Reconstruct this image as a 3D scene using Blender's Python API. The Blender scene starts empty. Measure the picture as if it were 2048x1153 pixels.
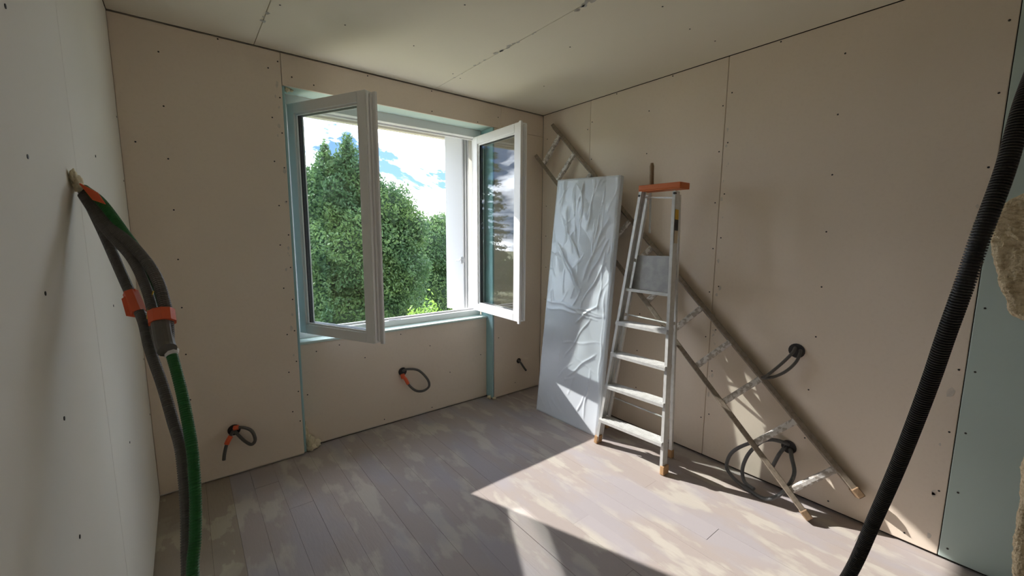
import bpy, bmesh, math, random
import numpy as np
from mathutils import Vector, Matrix
random.seed(7); rng = np.random.default_rng(7)
sc = bpy.context.scene
col = sc.collection

# ------------------------------------------------------------------ camera
cam_d = bpy.data.cameras.new('camera'); cam = bpy.data.objects.new('camera', cam_d); col.objects.link(cam)
YAW, PITCH, ROLL = math.radians(38.2956), math.radians(7.4336), math.radians(0.3684)
fw = Vector((math.sin(YAW)*math.cos(PITCH), math.cos(YAW)*math.cos(PITCH), -math.sin(PITCH)))
rt = Vector((math.cos(YAW), -math.sin(YAW), 0)); up = rt.cross(fw)
r2 = rt*math.cos(ROLL)+up*math.sin(ROLL); u2 = -rt*math.sin(ROLL)+up*math.cos(ROLL)
cam.matrix_world = Matrix(((r2.x, u2.x, -fw.x, -2.60087), (r2.y, u2.y, -fw.y, -2.85843), (r2.z, u2.z, -fw.z, 1.45459), (0, 0, 0, 1)))
cam_d.sensor_fit = 'HORIZONTAL'; cam_d.sensor_width = 36.0; cam_d.lens = 829.786/2048*36.0
cam_d.clip_start = 0.02; cam_d.clip_end = 500
sc.camera = cam

# ------------------------------------------------------------------ world, sun, exposure
SUN_AZ, SUN_EL = math.radians(20.2), math.radians(32.3)
SUN_STRENGTH, SKY_STRENGTH, BEAM = 3.95, 11.5, .27
world = bpy.data.worlds.new('sky'); sc.world = world; world.use_nodes = True
nt = world.node_tree; nt.nodes.clear()
def N(tree, t, **kw):
    n = tree.nodes.new(t)
    for k, v in kw.items(): setattr(n, k, v)
    return n
wo = N(nt, 'ShaderNodeOutputWorld'); bg = N(nt, 'ShaderNodeBackground'); tc = N(nt, 'ShaderNodeTexCoord')
mp = N(nt, 'ShaderNodeMapping'); mp.inputs['Scale'].default_value = (1, 1, 2.6)
nz = N(nt, 'ShaderNodeTexNoise'); nz.inputs['Scale'].default_value = 3.4; nz.inputs['Detail'].default_value = 7; nz.inputs['Roughness'].default_value = .58; nz.inputs['Distortion'].default_value = .5
rp = N(nt, 'ShaderNodeValToRGB'); rp.color_ramp.elements[0].position = .46; rp.color_ramp.elements[1].position = .59
nz2 = N(nt, 'ShaderNodeTexNoise'); nz2.inputs['Scale'].default_value = 7; nz2.inputs['Detail'].default_value = 5
rp2 = N(nt, 'ShaderNodeValToRGB'); rp2.color_ramp.elements[0].color = (.030, .036, .052, 1); rp2.color_ramp.elements[1].color = (.70, .72, .77, 1)
rp2.color_ramp.elements[0].position = .36; rp2.color_ramp.elements[1].position = .62
sx = N(nt, 'ShaderNodeSeparateXYZ'); hz = N(nt, 'ShaderNodeValToRGB')
hz.color_ramp.elements[0].color = (.022, .038, .066, 1); hz.color_ramp.elements[1].color = (.009, .022, .056, 1); hz.color_ramp.elements[1].position = .6
mx = N(nt, 'ShaderNodeMixRGB')
nt.links.new(tc.outputs['Generated'], mp.inputs['Vector']); nt.links.new(mp.outputs[0], nz.inputs['Vector']); nt.links.new(mp.outputs[0], nz2.inputs['Vector'])
nt.links.new(nz.outputs[0], rp.inputs[0]); nt.links.new(nz2.outputs[0], rp2.inputs[0])
nt.links.new(tc.outputs['Generated'], sx.inputs[0]); nt.links.new(sx.outputs[2], hz.inputs[0])
nt.links.new(rp.outputs[0], mx.inputs[0]); nt.links.new(hz.outputs[0], mx.inputs[1]); nt.links.new(rp2.outputs[0], mx.inputs[2])
nt.links.new(mx.outputs[0], bg.inputs[0]); bg.inputs[1].default_value = SKY_STRENGTH
nt.links.new(bg.outputs[0], wo.inputs[0])
sd = bpy.data.lights.new('sun', 'SUN'); sun = bpy.data.objects.new('sun', sd); col.objects.link(sun)
sd.energy = SUN_STRENGTH; sd.angle = math.radians(.53); sd.color = (1.0, .955, .89)
ldir = Vector((math.sin(SUN_AZ)*math.cos(SUN_EL), -math.cos(SUN_AZ)*math.cos(SUN_EL), -math.sin(SUN_EL)))
sun.rotation_euler = ldir.to_track_quat('-Z', 'Y').to_euler(); sun.location = (-6, 8, 9)
vs = sc.view_settings; vs.view_transform = 'Standard'; vs.look = 'None'; vs.gamma = 1; vs.use_curve_mapping = False; vs.exposure = 1.13
sc.cycles.max_bounces = 10; sc.cycles.diffuse_bounces = 8; sc.cycles.transparent_max_bounces = 24
sc.cycles.use_denoising = True
sc.cycles.sample_clamp_indirect = 6

# ------------------------------------------------------------------ materials
def mat(name, c, rough=.7, metal=0., spec=.5, noise=None, noise2=None, bump=None, objvar=0., trans=0.):
    """noise=(scale, colour2, lo, hi[, (sx,sy,sz)]) mixes a second colour; bump=(scale, strength[, (sx,sy,sz)])"""
    m = bpy.data.materials.new(name); m.use_nodes = True; t = m.node_tree; b = t.nodes['Principled BSDF']
    b.inputs['Base Color'].default_value = (*c, 1); b.inputs['Roughness'].default_value = rough; b.inputs['Metallic'].default_value = metal
    b.inputs['Specular IOR Level'].default_value = spec
    geo = None; out = None
    def coords(s):
        nonlocal geo
        geo = geo or N(t, 'ShaderNodeNewGeometry')
        q = N(t, 'ShaderNodeMapping'); q.inputs['Scale'].default_value = s
        t.links.new(geo.outputs['Position'], q.inputs['Vector']); return q.outputs[0]
    for nn in (noise, noise2):
        if not nn: continue
        s = nn[4] if len(nn) > 4 else (1, 1, 1)
        q = N(t, 'ShaderNodeTexNoise'); q.inputs['Scale'].default_value = nn[0]; q.inputs['Detail'].default_value = 5
        t.links.new(coords(s), q.inputs['Vector'])
        r = N(t, 'ShaderNodeMapRange'); r.inputs['From Min'].default_value = nn[2]; r.inputs['From Max'].default_value = nn[3]
        t.links.new(q.outputs[0], r.inputs['Value'])
        x = N(t, 'ShaderNodeMixRGB'); x.inputs[1].default_value = (*c, 1); x.inputs[2].default_value = (*nn[1], 1)
        if out: t.links.new(out, x.inputs[1])
        t.links.new(r.outputs[0], x.inputs[0]); out = x.outputs[0]
    if objvar:
        oi = N(t, 'ShaderNodeObjectInfo'); r = N(t, 'ShaderNodeMapRange'); r.inputs['To Min'].default_value = 1-objvar; r.inputs['To Max'].default_value = 1+objvar
        t.links.new(oi.outputs['Random'], r.inputs['Value'])
        x = N(t, 'ShaderNodeMixRGB', blend_type='MULTIPLY'); x.inputs[0].default_value = 1; x.inputs[1].default_value = (*c, 1)
        if out: t.links.new(out, x.inputs[1])
        t.links.new(r.outputs[0], x.inputs[2]); out = x.outputs[0]
    if out: t.links.new(out, b.inputs['Base Color'])
    if bump:
        s = bump[2] if len(bump) > 2 else (1, 1, 1)
        q = N(t, 'ShaderNodeTexNoise'); q.inputs['Scale'].default_value = bump[0]; q.inputs['Detail'].default_value = 4
        t.links.new(coords(s), q.inputs['Vector'])
        bp = N(t, 'ShaderNodeBump'); bp.inputs['Strength'].default_value = bump[1]; bp.inputs['Distance'].default_value = .01
        t.links.new(q.outputs[0], bp.inputs['Height']); t.links.new(bp.outputs[0], b.inputs['Normal'])
    if trans:
        tr = N(t, 'ShaderNodeBsdfTranslucent'); ms = N(t, 'ShaderNodeMixShader'); ms.inputs[0].default_value = trans
        if out: t.links.new(out, tr.inputs[0])
        else: tr.inputs[0].default_value = (*c, 1)
        o = t.nodes['Material Output']
        t.links.new(b.outputs[0], ms.inputs[1]); t.links.new(tr.outputs[0], ms.inputs[2]); t.links.new(ms.outputs[0], o.inputs[0])
    return m
M = {}
M['gyp'] = mat('gypsum_paper_beige', (.84, .74, .63), .85, spec=.2, noise=(1.6, (.81, .71, .60), .35, .7), noise2=(60, (.80, .70, .59), .5, .8), bump=(300, .03))
M['gyp_left'] = mat('gypsum_paper_grey', (.81, .785, .72), .8, spec=.25, noise=(1.3, (.78, .755, .685), .35, .7), bump=(300, .03))
M['gyp_ceil'] = mat('gypsum_paper_ceiling', (.81, .76, .645), .85, spec=.2, noise=(1.2, (.78, .73, .615), .4, .7))
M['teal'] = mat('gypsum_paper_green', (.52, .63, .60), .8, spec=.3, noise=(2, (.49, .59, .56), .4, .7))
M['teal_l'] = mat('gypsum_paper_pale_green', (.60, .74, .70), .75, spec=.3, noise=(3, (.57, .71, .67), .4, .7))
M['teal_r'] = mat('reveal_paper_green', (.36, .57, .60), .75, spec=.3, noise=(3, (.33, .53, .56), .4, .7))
M['dark'] = mat('dark_gap', (.03, .025, .02), .95)
M['smear'] = mat('filler_smear', (.50, .49, .48), .9, noise=(40, (.45, .42, .37), .4, .6))
M['smear_wall'] = mat('wall_filler_smear', (.62, .57, .51), .9, noise=(40, (.70, .63, .54), .4, .6))
M['screw'] = mat('black_screw', (.025, .022, .02), .5)
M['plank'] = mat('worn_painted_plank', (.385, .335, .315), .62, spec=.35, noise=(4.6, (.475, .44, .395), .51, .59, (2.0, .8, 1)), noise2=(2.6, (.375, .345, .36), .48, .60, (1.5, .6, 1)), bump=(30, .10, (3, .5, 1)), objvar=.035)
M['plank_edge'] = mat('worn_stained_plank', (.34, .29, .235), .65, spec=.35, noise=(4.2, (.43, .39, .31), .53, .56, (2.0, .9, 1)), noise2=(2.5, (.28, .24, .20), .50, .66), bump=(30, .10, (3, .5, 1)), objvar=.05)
M['pvc'] = mat('white_pvc', (.84, .84, .84), .35, spec=.5)
M['pvc_s'] = mat('white_shutter', (.64, .66, .69), .45)
M['gasket'] = mat('black_rubber_gasket', (.02, .02, .03), .5)
M['alu'] = mat('brushed_aluminium', (.68, .69, .68), .42, metal=.35, noise=(30, (.62, .63, .62), .45, .6))
M['alu_old'] = mat('weathered_aluminium', (.31, .26, .205), .6, metal=.2, noise=(50, (.24, .20, .155), .45, .6))
M['alu_rung'] = mat('paint_splashed_rung', (.50, .46, .42), .5, metal=.15, noise=(45, (.82, .80, .78), .47, .53), bump=(60, .2))
M['orange'] = mat('orange_plastic', (.62, .16, .04), .5)
M['tape'] = mat('orange_tape', (.80, .13, .045), .45)
M['grey_conduit'] = mat('grey_corrugated_conduit', (.125, .118, .108), .5)
M['grey_light'] = mat('light_grey_conduit', (.16, .165, .17), .45)
M['black_conduit'] = mat('black_corrugated_conduit', (.030, .028, .026), .45)
M['green_conduit'] = mat('green_corrugated_conduit', (.018, .15, .035), .45)
M['socket'] = mat('black_socket_box', (.025, .022, .022), .5)
M['foam'] = mat('cream_foam', (.80, .72, .52), .9, bump=(60, .6))
M['wool'] = mat('glass_wool', (.72, .60, .40), .95, spec=.1, noise=(45, (.44, .33, .19), .45, .7, (1, 1, 2)), noise2=(12, (.70, .58, .38), .5, .7), bump=(110, 1.0))
M['door_white'] = mat('white_lacquer', (.80, .82, .85), .4)
M['wood'] = mat('brown_wood', (.22, .14, .08), .6, noise=(60, (.30, .20, .12), .4, .6, (1, 1, .1)))
M['foot'] = mat('tan_rubber_foot', (.45, .27, .13), .7)
M['plate'] = mat('grey_painted_plate', (.36, .36, .35), .45, metal=.5, noise=(18, (.30, .30, .30), .4, .6))
M['yellow'] = mat('yellow_sticker', (.65, .42, .03), .5)
M['black'] = mat('black_plastic', (.02, .02, .02), .5)
M['cream'] = mat('cream_paper', (.6, .52, .38), .7)
M['leaf'] = mat('tree_leaves', (.085, .165, .07), .5, spec=.4, noise=(1.1, (.16, .26, .09), .42, .62), noise2=(9, (.045, .10, .055), .5, .7), trans=.45)
M['leaf_dk'] = mat('conifer_needles', (.035, .075, .03), .6, noise=(3, (.06, .11, .04), .4, .6), trans=.2)
M['leaf_l'] = mat('lime_shrub_leaves', (.17, .32, .06), .5, noise=(3, (.26, .40, .08), .4, .6), trans=.5)
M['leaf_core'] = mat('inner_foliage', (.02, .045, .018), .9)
M['bark'] = mat('tree_bark', (.12, .09, .065), .9, bump=(20, .5))
M['grass'] = mat('lawn', (.26, .27, .13), .9, noise=(2, (.33, .31, .17), .4, .6))
M['render'] = mat('outer_render', (.62, .59, .53), .85)
M['stone'] = mat('window_ledge', (.72, .70, .65), .8)
M['galv'] = mat('galvanised_steel', (.55, .56, .57), .35, metal=.9)

def glass_mat(name, tint, f0):
    m = bpy.data.materials.new(name); m.use_nodes = True; t = m.node_tree; t.nodes.clear()
    o = N(t, 'ShaderNodeOutputMaterial'); g = N(t, 'ShaderNodeNewGeometry')
    dt = N(t, 'ShaderNodeVectorMath', operation='DOT_PRODUCT'); t.links.new(g.outputs['Incoming'], dt.inputs[0]); t.links.new(g.outputs['Normal'], dt.inputs[1])
    ab = N(t, 'ShaderNodeMath', operation='ABSOLUTE'); t.links.new(dt.outputs['Value'], ab.inputs[0])
    s1 = N(t, 'ShaderNodeMath', operation='SUBTRACT'); s1.inputs[0].default_value = 1; t.links.new(ab.outputs[0], s1.inputs[1])
    pw = N(t, 'ShaderNodeMath', operation='POWER'); t.links.new(s1.outputs[0], pw.inputs[0]); pw.inputs[1].default_value = 5
    ma = N(t, 'ShaderNodeMath', operation='MULTIPLY_ADD'); t.links.new(pw.outputs[0], ma.inputs[0]); ma.inputs[1].default_value = 1-f0; ma.inputs[2].default_value = f0
    tr = N(t, 'ShaderNodeBsdfTransparent'); tr.inputs[0].default_value = (*tint, 1)
    gl = N(t, 'ShaderNodeBsdfGlossy'); gl.inputs['Roughness'].default_value = 0
    mxs = N(t, 'ShaderNodeMixShader'); t.links.new(ma.outputs[0], mxs.inputs[0]); t.links.new(tr.outputs[0], mxs.inputs[1]); t.links.new(gl.outputs[0], mxs.inputs[2])
    t.links.new(mxs.outputs[0], o.inputs[0]); return m
M['glass'] = glass_mat('double_glazing', (.90, .935, .93), .075)
# thin milky polythene film
def film_mat():
    m = bpy.data.materials.new('clear_polythene_film'); m.use_nodes = True; t = m.node_tree; t.nodes.clear()
    o = N(t, 'ShaderNodeOutputMaterial'); tr = N(t, 'ShaderNodeBsdfTransparent'); tr.inputs[0].default_value = (.93, .95, .97, 1)
    p = N(t, 'ShaderNodeBsdfPrincipled'); p.inputs['Base Color'].default_value = (.86, .92, .99, 1); p.inputs['Roughness'].default_value = .22; p.inputs['Specular IOR Level'].default_value = .9
    mxs = N(t, 'ShaderNodeMixShader'); mxs.inputs[0].default_value = .68
    t.links.new(tr.outputs[0], mxs.inputs[1]); t.links.new(p.outputs[0], mxs.inputs[2]); t.links.new(mxs.outputs[0], o.inputs[0]); return m
M['film'] = film_mat()

# ------------------------------------------------------------------ helpers
class MB:
    def __init__(s): s.v = []; s.f = []
    def add(s, vs_, fs_):
        k = len(s.v); s.v += [tuple(v) for v in vs_]; s.f += [tuple(i+k for i in f) for f in fs_]; return s
    def box(s, a, b, mtx=None):
        x0, y0, z0 = a; x1, y1, z1 = b
        vv = [Vector(q) for q in ((x0, y0, z0), (x1, y0, z0), (x1, y1, z0), (x0, y1, z0), (x0, y0, z1), (x1, y0, z1), (x1, y1, z1), (x0, y1, z1))]
        if mtx: vv = [mtx @ q for q in vv]
        return s.add(vv, [(0, 3, 2, 1), (4, 5, 6, 7), (0, 1, 5, 4), (1, 2, 6, 5), (2, 3, 7, 6), (3, 0, 4, 7)])
    def bar(s, P, Q, w, h, side):
        """box section bar from P to Q: w along 'side', h along the third axis"""
        P, Q = Vector(P), Vector(Q); d = (Q-P).normalized(); sd_ = Vector(side); sd_ = (sd_-d*sd_.dot(d)).normalized(); t = d.cross(sd_)
        vv = [E+sd_*a*w/2+t*b*h/2 for E in (P, Q) for a, b in ((-1, -1), (1, -1), (1, 1), (-1, 1))]
        return s.add(vv, [(0, 1, 2, 3), (7, 6, 5, 4), (0, 4, 5, 1), (1, 5, 6, 2), (2, 6, 7, 3), (3, 7, 4, 0)])
    def rod(s, P, Q, r, n=12, r1=None):
        return s.tube([P, Q], [r, r if r1 is None else r1], n)
    def tube(s, pts, rad, n=12, cap=True):
        pts = [Vector(p) for p in pts]; k0 = len(s.v); m = len(pts)
        if not hasattr(rad, '__len__'): rad = [rad]*m
        T = [(pts[min(i+1, m-1)]-pts[max(i-1, 0)]).normalized() for i in range(m)]
        a = Vector((0, 0, 1)) if abs(T[0].z) < .9 else Vector((1, 0, 0))
        u = (a-T[0]*a.dot(T[0])).normalized()
        for i in range(m):
            u = (u-T[i]*u.dot(T[i])).normalized(); w = T[i].cross(u)
            for k in range(n):
                th = 2*math.pi*k/n; s.v.append(tuple(pts[i]+(u*math.cos(th)+w*math.sin(th))*rad[i]))
        for i in range(m-1):
            for k in range(n):
                a0 = k0+i*n+k; a1 = k0+i*n+(k+1) % n; s.f.append((a0, a1, a1+n, a0+n))
        if cap: s.f.append(tuple(k0+k for k in range(n))[::-1]); s.f.append(tuple(k0+(m-1)*n+k for k in range(n)))
        return s
    def build(s, name, m, parent=None, bevel=0, smooth=False, kind=None):
        me = bpy.data.meshes.new(name); me.from_pydata(s.v, [], s.f); me.materials.append(m if not isinstance(m, str) else M[m]); me.update()
        if smooth: me.polygons.foreach_set('use_smooth', [True]*len(me.polygons))
        o = bpy.data.objects.new(name, me); col.objects.link(o)
        if parent: o.parent = parent; o.matrix_parent_inverse = parent.matrix_world.inverted() if False else Matrix.Translation(-parent.location) if parent.type == 'EMPTY' and parent.parent is None else Matrix()
        if bevel:
            bv = o.modifiers.new('bevel', 'BEVEL'); bv.width = bevel; bv.segments = 2; bv.limit_method = 'ANGLE'
        if kind: o['kind'] = kind
        return o
def box(name, a, b, m, parent=None, bevel=0, kind=None): return MB().box(a, b).build(name, m, parent, bevel, kind=kind)
def thing(name, label, cat, loc, group=None):
    o = bpy.data.objects.new(name, None); col.objects.link(o); o.location = loc; o['label'] = label; o['category'] = cat; o.empty_display_size = .1
    if group: o['group'] = group
    return o
def tag(o, label, cat, group=None):
    o['label'] = label; o['category'] = cat
    if group: o['group'] = group
    return o
def struct(o): o['kind'] = 'structure'; return o
def catmull(P, step):
    P = [Vector(p) for p in P]; P = [P[0]*2-P[1]]+P+[P[-1]*2-P[-2]]; out = []
    for i in range(1, len(P)-2):
        a, b, c, d = P[i-1:i+3]; L = (c-b).length; n = max(2, int(L/step))
        for k in range(n):
            t = k/n; out.append(.5*((2*b)+(c-a)*t+(2*a-5*b+4*c-d)*t*t+(3*b-a-3*c+d)*t**3))
    out.append(P[-2]); return out
def corrugated(P, r, pitch, depth, n=12, mb=None):
    """ribbed flexible conduit along P"""
    pts = catmull(P, .004); acc = [0]
    for i in range(1, len(pts)): acc.append(acc[-1]+(pts[i]-pts[i-1]).length)
    L = acc[-1]; k = int(L/pitch); S = []; R = []
    for j in range(k):
        for fr, rr in ((0, r-depth), (.18, r), (.62, r), (.8, r-depth)): S.append((j+fr)*pitch); R.append(rr)
    pos = []; i = 0
    for s_ in S:
        while i < len(acc)-2 and acc[i+1] < s_: i += 1
        t = (s_-acc[i])/max(1e-9, acc[i+1]-acc[i]); pos.append(pts[i].lerp(pts[i+1], min(1, max(0, t))))
    mb = mb or MB(); mb.tube(pos, R, n); return mb

# ================================================================== SETTING
H = 2.5; LX = -2.806; YB = -4.5
# ---- floor boards running towards the window wall
floor = box('floor', (LX-.2, YB-.2, -.16), (.2, .72, -.022), 'dark'); struct(floor)
x = LX-.01; ci = 0
widths = [.118, .096, .113, .104, .121]
while x < .02:
    w = widths[ci % 5]; y = -4.55+random.random()*.9 - .9
    while y < .1:
        L = 1.8+random.random()*1.6; y1 = min(y+L, .10)
        if y1 > -4.5 and y1-max(y, -4.55) > .03:
            dz = random.uniform(-.0008, .0008)
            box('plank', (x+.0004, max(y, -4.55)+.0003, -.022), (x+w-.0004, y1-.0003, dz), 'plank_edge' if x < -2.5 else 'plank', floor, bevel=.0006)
        y += L
    x += w; ci += 1

# ---- gypsum boards as parts of each wall
def board(parent, a, b, m='gyp', name='plasterboard'): return box(name, a, b, m, parent, bevel=.0025)
G = .0015
# window wall (plane Y=0)
wb = struct(MB().box((LX-.2, .016, 0), (-2.075, .61, 2.7)).box((-.54, .016, 0), (.2, .61, 2.7)).box((-2.075, .016, 2.332), (-.54, .61, 2.7)).box((-2.075, .106, 0), (-.54, .24, .721)).box((-2.075, .24, 0), (-.54, .61, .60)).build('wall_window', 'render'))
board(wb, (LX, 0, .012), (-2.0745-G, .013, H-.006))
board(wb, (-2.0745+G, 0, 2.315), (-.47, .013, H-.006)); board(wb, (-.54, 0, .012), (-.0, .013, 2.313))
board(wb, (-.47+G, 0, 2.315), (0, .013, H-.006))
board(wb, (-2.06, .09, .012), (-.557, .103, .722), 'gyp', 'plasterboard')
# green lined reveals of the recess
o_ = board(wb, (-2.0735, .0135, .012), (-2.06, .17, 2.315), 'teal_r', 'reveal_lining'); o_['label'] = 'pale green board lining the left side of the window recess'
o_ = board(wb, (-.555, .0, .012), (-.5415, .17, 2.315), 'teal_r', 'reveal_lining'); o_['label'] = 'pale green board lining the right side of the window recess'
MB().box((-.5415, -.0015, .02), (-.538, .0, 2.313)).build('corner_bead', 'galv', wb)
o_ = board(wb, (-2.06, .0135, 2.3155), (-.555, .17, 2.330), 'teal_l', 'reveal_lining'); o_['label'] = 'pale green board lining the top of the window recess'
# sill
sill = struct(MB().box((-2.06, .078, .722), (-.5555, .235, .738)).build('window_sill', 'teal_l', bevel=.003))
# right wall (plane X=0)
wr = struct(box('wall_right', (.016, YB-.2, 0), (.2, .70, 2.7), 'dark'))
ys = [(.0, -.552), (-.552, -1.610), (-1.610, -2.715)]
for a_, b_ in ys: board(wr, (0, b_+G, .012), (.013, a_-G, H-.0025))
board(wr, (0, -3.80, .012), (.013, -2.715-G, H-.006), 'teal')['label'] = 'green moisture resistant plasterboard'
board(wr, (0, YB, .012), (.013, -3.80-G, H-.006), 'teal')['label'] = 'green moisture resistant plasterboard'
# left wall
wl = struct(box('wall_left', (LX-.2, YB-.2, 0), (LX-.016, .66, 2.7), 'dark'))
for a_, b_ in ((.0, -1.27), (-1.27, -2.47), (-2.47, -3.67), (-3.67, YB)): board(wl, (LX-.013, b_+G, .006), (LX, a_-G, H-.003), 'gyp_left')
# wall behind the camera
wk = struct(MB().box((LX-.2, YB-.2, 0), (.2, YB-.016, 2.7)).build('wall_back', 'dark'))
board(wk, (LX, YB-.013, .012), (-1.40-G, YB, H)); board(wk, (-1.40+G, YB-.013, .012), (0, YB, H))
# ceiling
ce = struct(box('ceiling', (LX-.2, YB-.2, H+.016), (.2, .70, 2.75), 'dark'))
for a_, b_ in ((LX, -2.205), (-2.205, -1.075), (-1.075, 0.0)):
    for c_, d_ in ((YB, -2.62), (-2.62, .0)): board(ce, (a_+G*.8, c_+G*.5, H), (b_-G*.8, d_-.001, H+.013), 'gyp_ceil')
# smears of filler along the taped joints
def smear(parent, pts, n, spread, plane, off, sz):
    mb = MB()
    for i in range(n):
        t = random.random(); a = Vector(pts[0]).lerp(Vector(pts[1]), t); s_ = sz*random.uniform(.4, 1.3); k = 7
        cx = [random.gauss(0, spread), 0]; vv = []
        for j in range(k):
            th = 2*math.pi*j/k; rr = s_*random.uniform(.5, 1.1); p_ = (math.cos(th)*rr*.55+cx[0], math.sin(th)*rr)
            if plane == 'X': q = a+Vector((-off, p_[0], p_[1]))
            elif plane == 'Y': q = a+Vector((p_[0], -off, p_[1]))
            else: q = a+Vector((p_[0], p_[1], -off))
            vv.append(q)
        mb.add(vv, [tuple(range(k))])
    return mb.build('joint_filler', 'smear' if plane == 'Z' else 'smear_wall', parent, kind='stuff')
smear(ce, ((-1.085, -.25, H), (-1.06, -2.6, H)), 46, .006, 'Z', .0012, .02)
smear(ce, ((-2.21, -.06, H), (-2.20, -.5, H)), 5, .006, 'Z', .0012, .016)
smear(wr, ((0, -1.635, .3), (0, -1.635, 2.4)), 20, .008, 'X', .0012, .014)
smear(wr, ((0, -2.675, .05), (0, -2.685, 2.4)), 6, .004, 'X', .0012, .022)
smear(wb, ((-2.10, 0, .3), (-2.10, 0, 2.4)), 14, .008, 'Y', .0012, .018)
# screw heads
def screws(parent, pts, nrm):
    mb = MB(); n_ = Vector(nrm)
    for p_ in pts:
        p_ = Vector(p_); mb.rod(p_-n_*.002, p_+n_*.0012, .0042, 8)
    return mb.build('screw_heads', 'screw', parent, kind='stuff')
jj = lambda a=.006: random.uniform(-a, a)
P_ = []
for yy, z0 in ((-2.167, .353), (-1.081, .32), (-1.588, .25), (-1.64, .30), (-2.69, .03+.29), (-.53, .3), (-.575, .36), (-.06, .3)):
    P_ += [(0, yy+jj(), z0+.283*k+jj(.012)) for k in range(8) if z0+.283*k < 2.46]
P_ += [(0, y_, 2.487) for y_ in (-1.88, -1.25, -.8)] + [(0, -2.745+jj(.003), .06+.275*k) for k in range(9)] + [(0, -2.30, .05), (0, -2.60, .05), (0, -3.1, .6), (0, -3.1, 1.2)]
screws(wr, P_, (-1, 0, 0))
P_ = [(-2.63+jj(), 0, 2.355-.262*k) for k in range(9)]+[(-2.135+jj(.01), 0, 2.40-.26*k+jj(.02)) for k in range(9)]+[(-2.09, 0, 2.44-.2*k) for k in range(12)]+[(-2.372, 0, 2.485), (-2.75, 0, 1.9), (-2.75, 0, 1.3), (-1.565, 0, 2.48), (-2.02, 0, 2.37), (-1.9, 0, 2.35), (-1.1, 0, 2.34), (-1.6, 0, 2.35), (-.7, 0, 2.33), (-.49, 0, .55), (-.3, 0, .1), (-1.1, 0, 2.48), (-.5, 0, 2.4)]
screws(wb, P_, (0, -1, 0))
screws(wb, [(-1.627, .09, .557), (-1.107, .09, .56), (-.928, .09, .303), (-2.02, .09, .372), (-1.95, .09, .66), (-1.80, .09, .68), (-1.35, .09, .69), (-1.1, .09, .04), (-1.5, .09, .05), (-.62, .09, .4)], (0, -1, 0))
screws(wl, [(LX, -1.735+jj(), 1.829-.244*k) for k in range(-2, 7)]+[(LX, -.05, .5+.3*k) for k in range(6)]+[(LX, -.9, .7+.5*k) for k in range(3)], (1, 0, 0))
screws(ce, [(-2.165, -.559, H), (-1.873, -.558, H), (-.782, -1.662, H), (-.484, -1.631, H), (-.253, -1.648, H), (-.809, -1.102, H), (-1.5, -.56, H), (-1.5, -1.1, H), (-.5, -.55, H), (-1.04, -.3, H), (-1.12, -.34, H)], (0, 0, -1))

# ---- outside of the house: lintel, masonry reveals, ledge, facade
fac = struct(MB().box((-9, .61, -3), (-2.05, .67, 5.5)).box((-.56, .61, -3), (7, .67, 5.5)).box((-2.05, .61, 2.315), (-.56, .67, 5.5)).box((-2.05, .61, -3), (-.56, .67, .60)).build('wall_outside', 'render'))
struct(MB().add([(-2.09, .24, .60), (-.54, .24, .60), (-.54, .74, .60), (-2.09, .74, .60), (-2.09, .24, .70), (-.54, .24, .70), (-.54, .74, .672), (-2.09, .74, .672)], [(0, 3, 2, 1), (4, 5, 6, 7), (0, 1, 5, 4), (1, 2, 6, 5), (2, 3, 7, 6), (3, 0, 4, 7)]).build('trim_1', 'stone', bevel=.006))

# ---- window: fixed frame, two sashes opened inwards
win = struct(bpy.data.objects.new('window_1', None)); col.objects.link(win); win.location = (-1.31, .2, .74)
FX0, FX1, FZ0, FZ1 = -2.06, -.555, .738, 2.315; FY0, FY1 = .168, .238
def frame_member(a, b): return MB().box(a, b).build('frame_rail', 'pvc', win, bevel=.003)
box('frame_rail', (FX0, FY0+.02, FZ0), (FX1, FY1, FZ0+.045), 'pvc', win, .003); box('frame_rail', (FX0, FY0, FZ1-.062), (FX1, FY1, FZ1), 'pvc', win, .003)
box('frame_stile', (FX0, FY0, FZ0+.045), (FX0+.045, FY1, FZ1-.062), 'pvc', win, .003); box('frame_stile', (FX1-.050, FY0, FZ0+.045), (FX1, FY1, FZ1-.062), 'pvc', win, .003)
box('frame_rebate', (FX0, FY1-.012, FZ0+.045), (FX1, FY1+.010, FZ0+.058), 'pvc', win, .002)
box('frame_rebate', (FX0, FY1-.012, FZ1-.074), (FX1, FY1+.010, FZ1-.062), 'pvc', win, .002)
box('striker_plate', (-1.40, FY0+.028, FZ0+.045), (-1.30, FY0+.045, FZ0+.049), 'galv', win)
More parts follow.
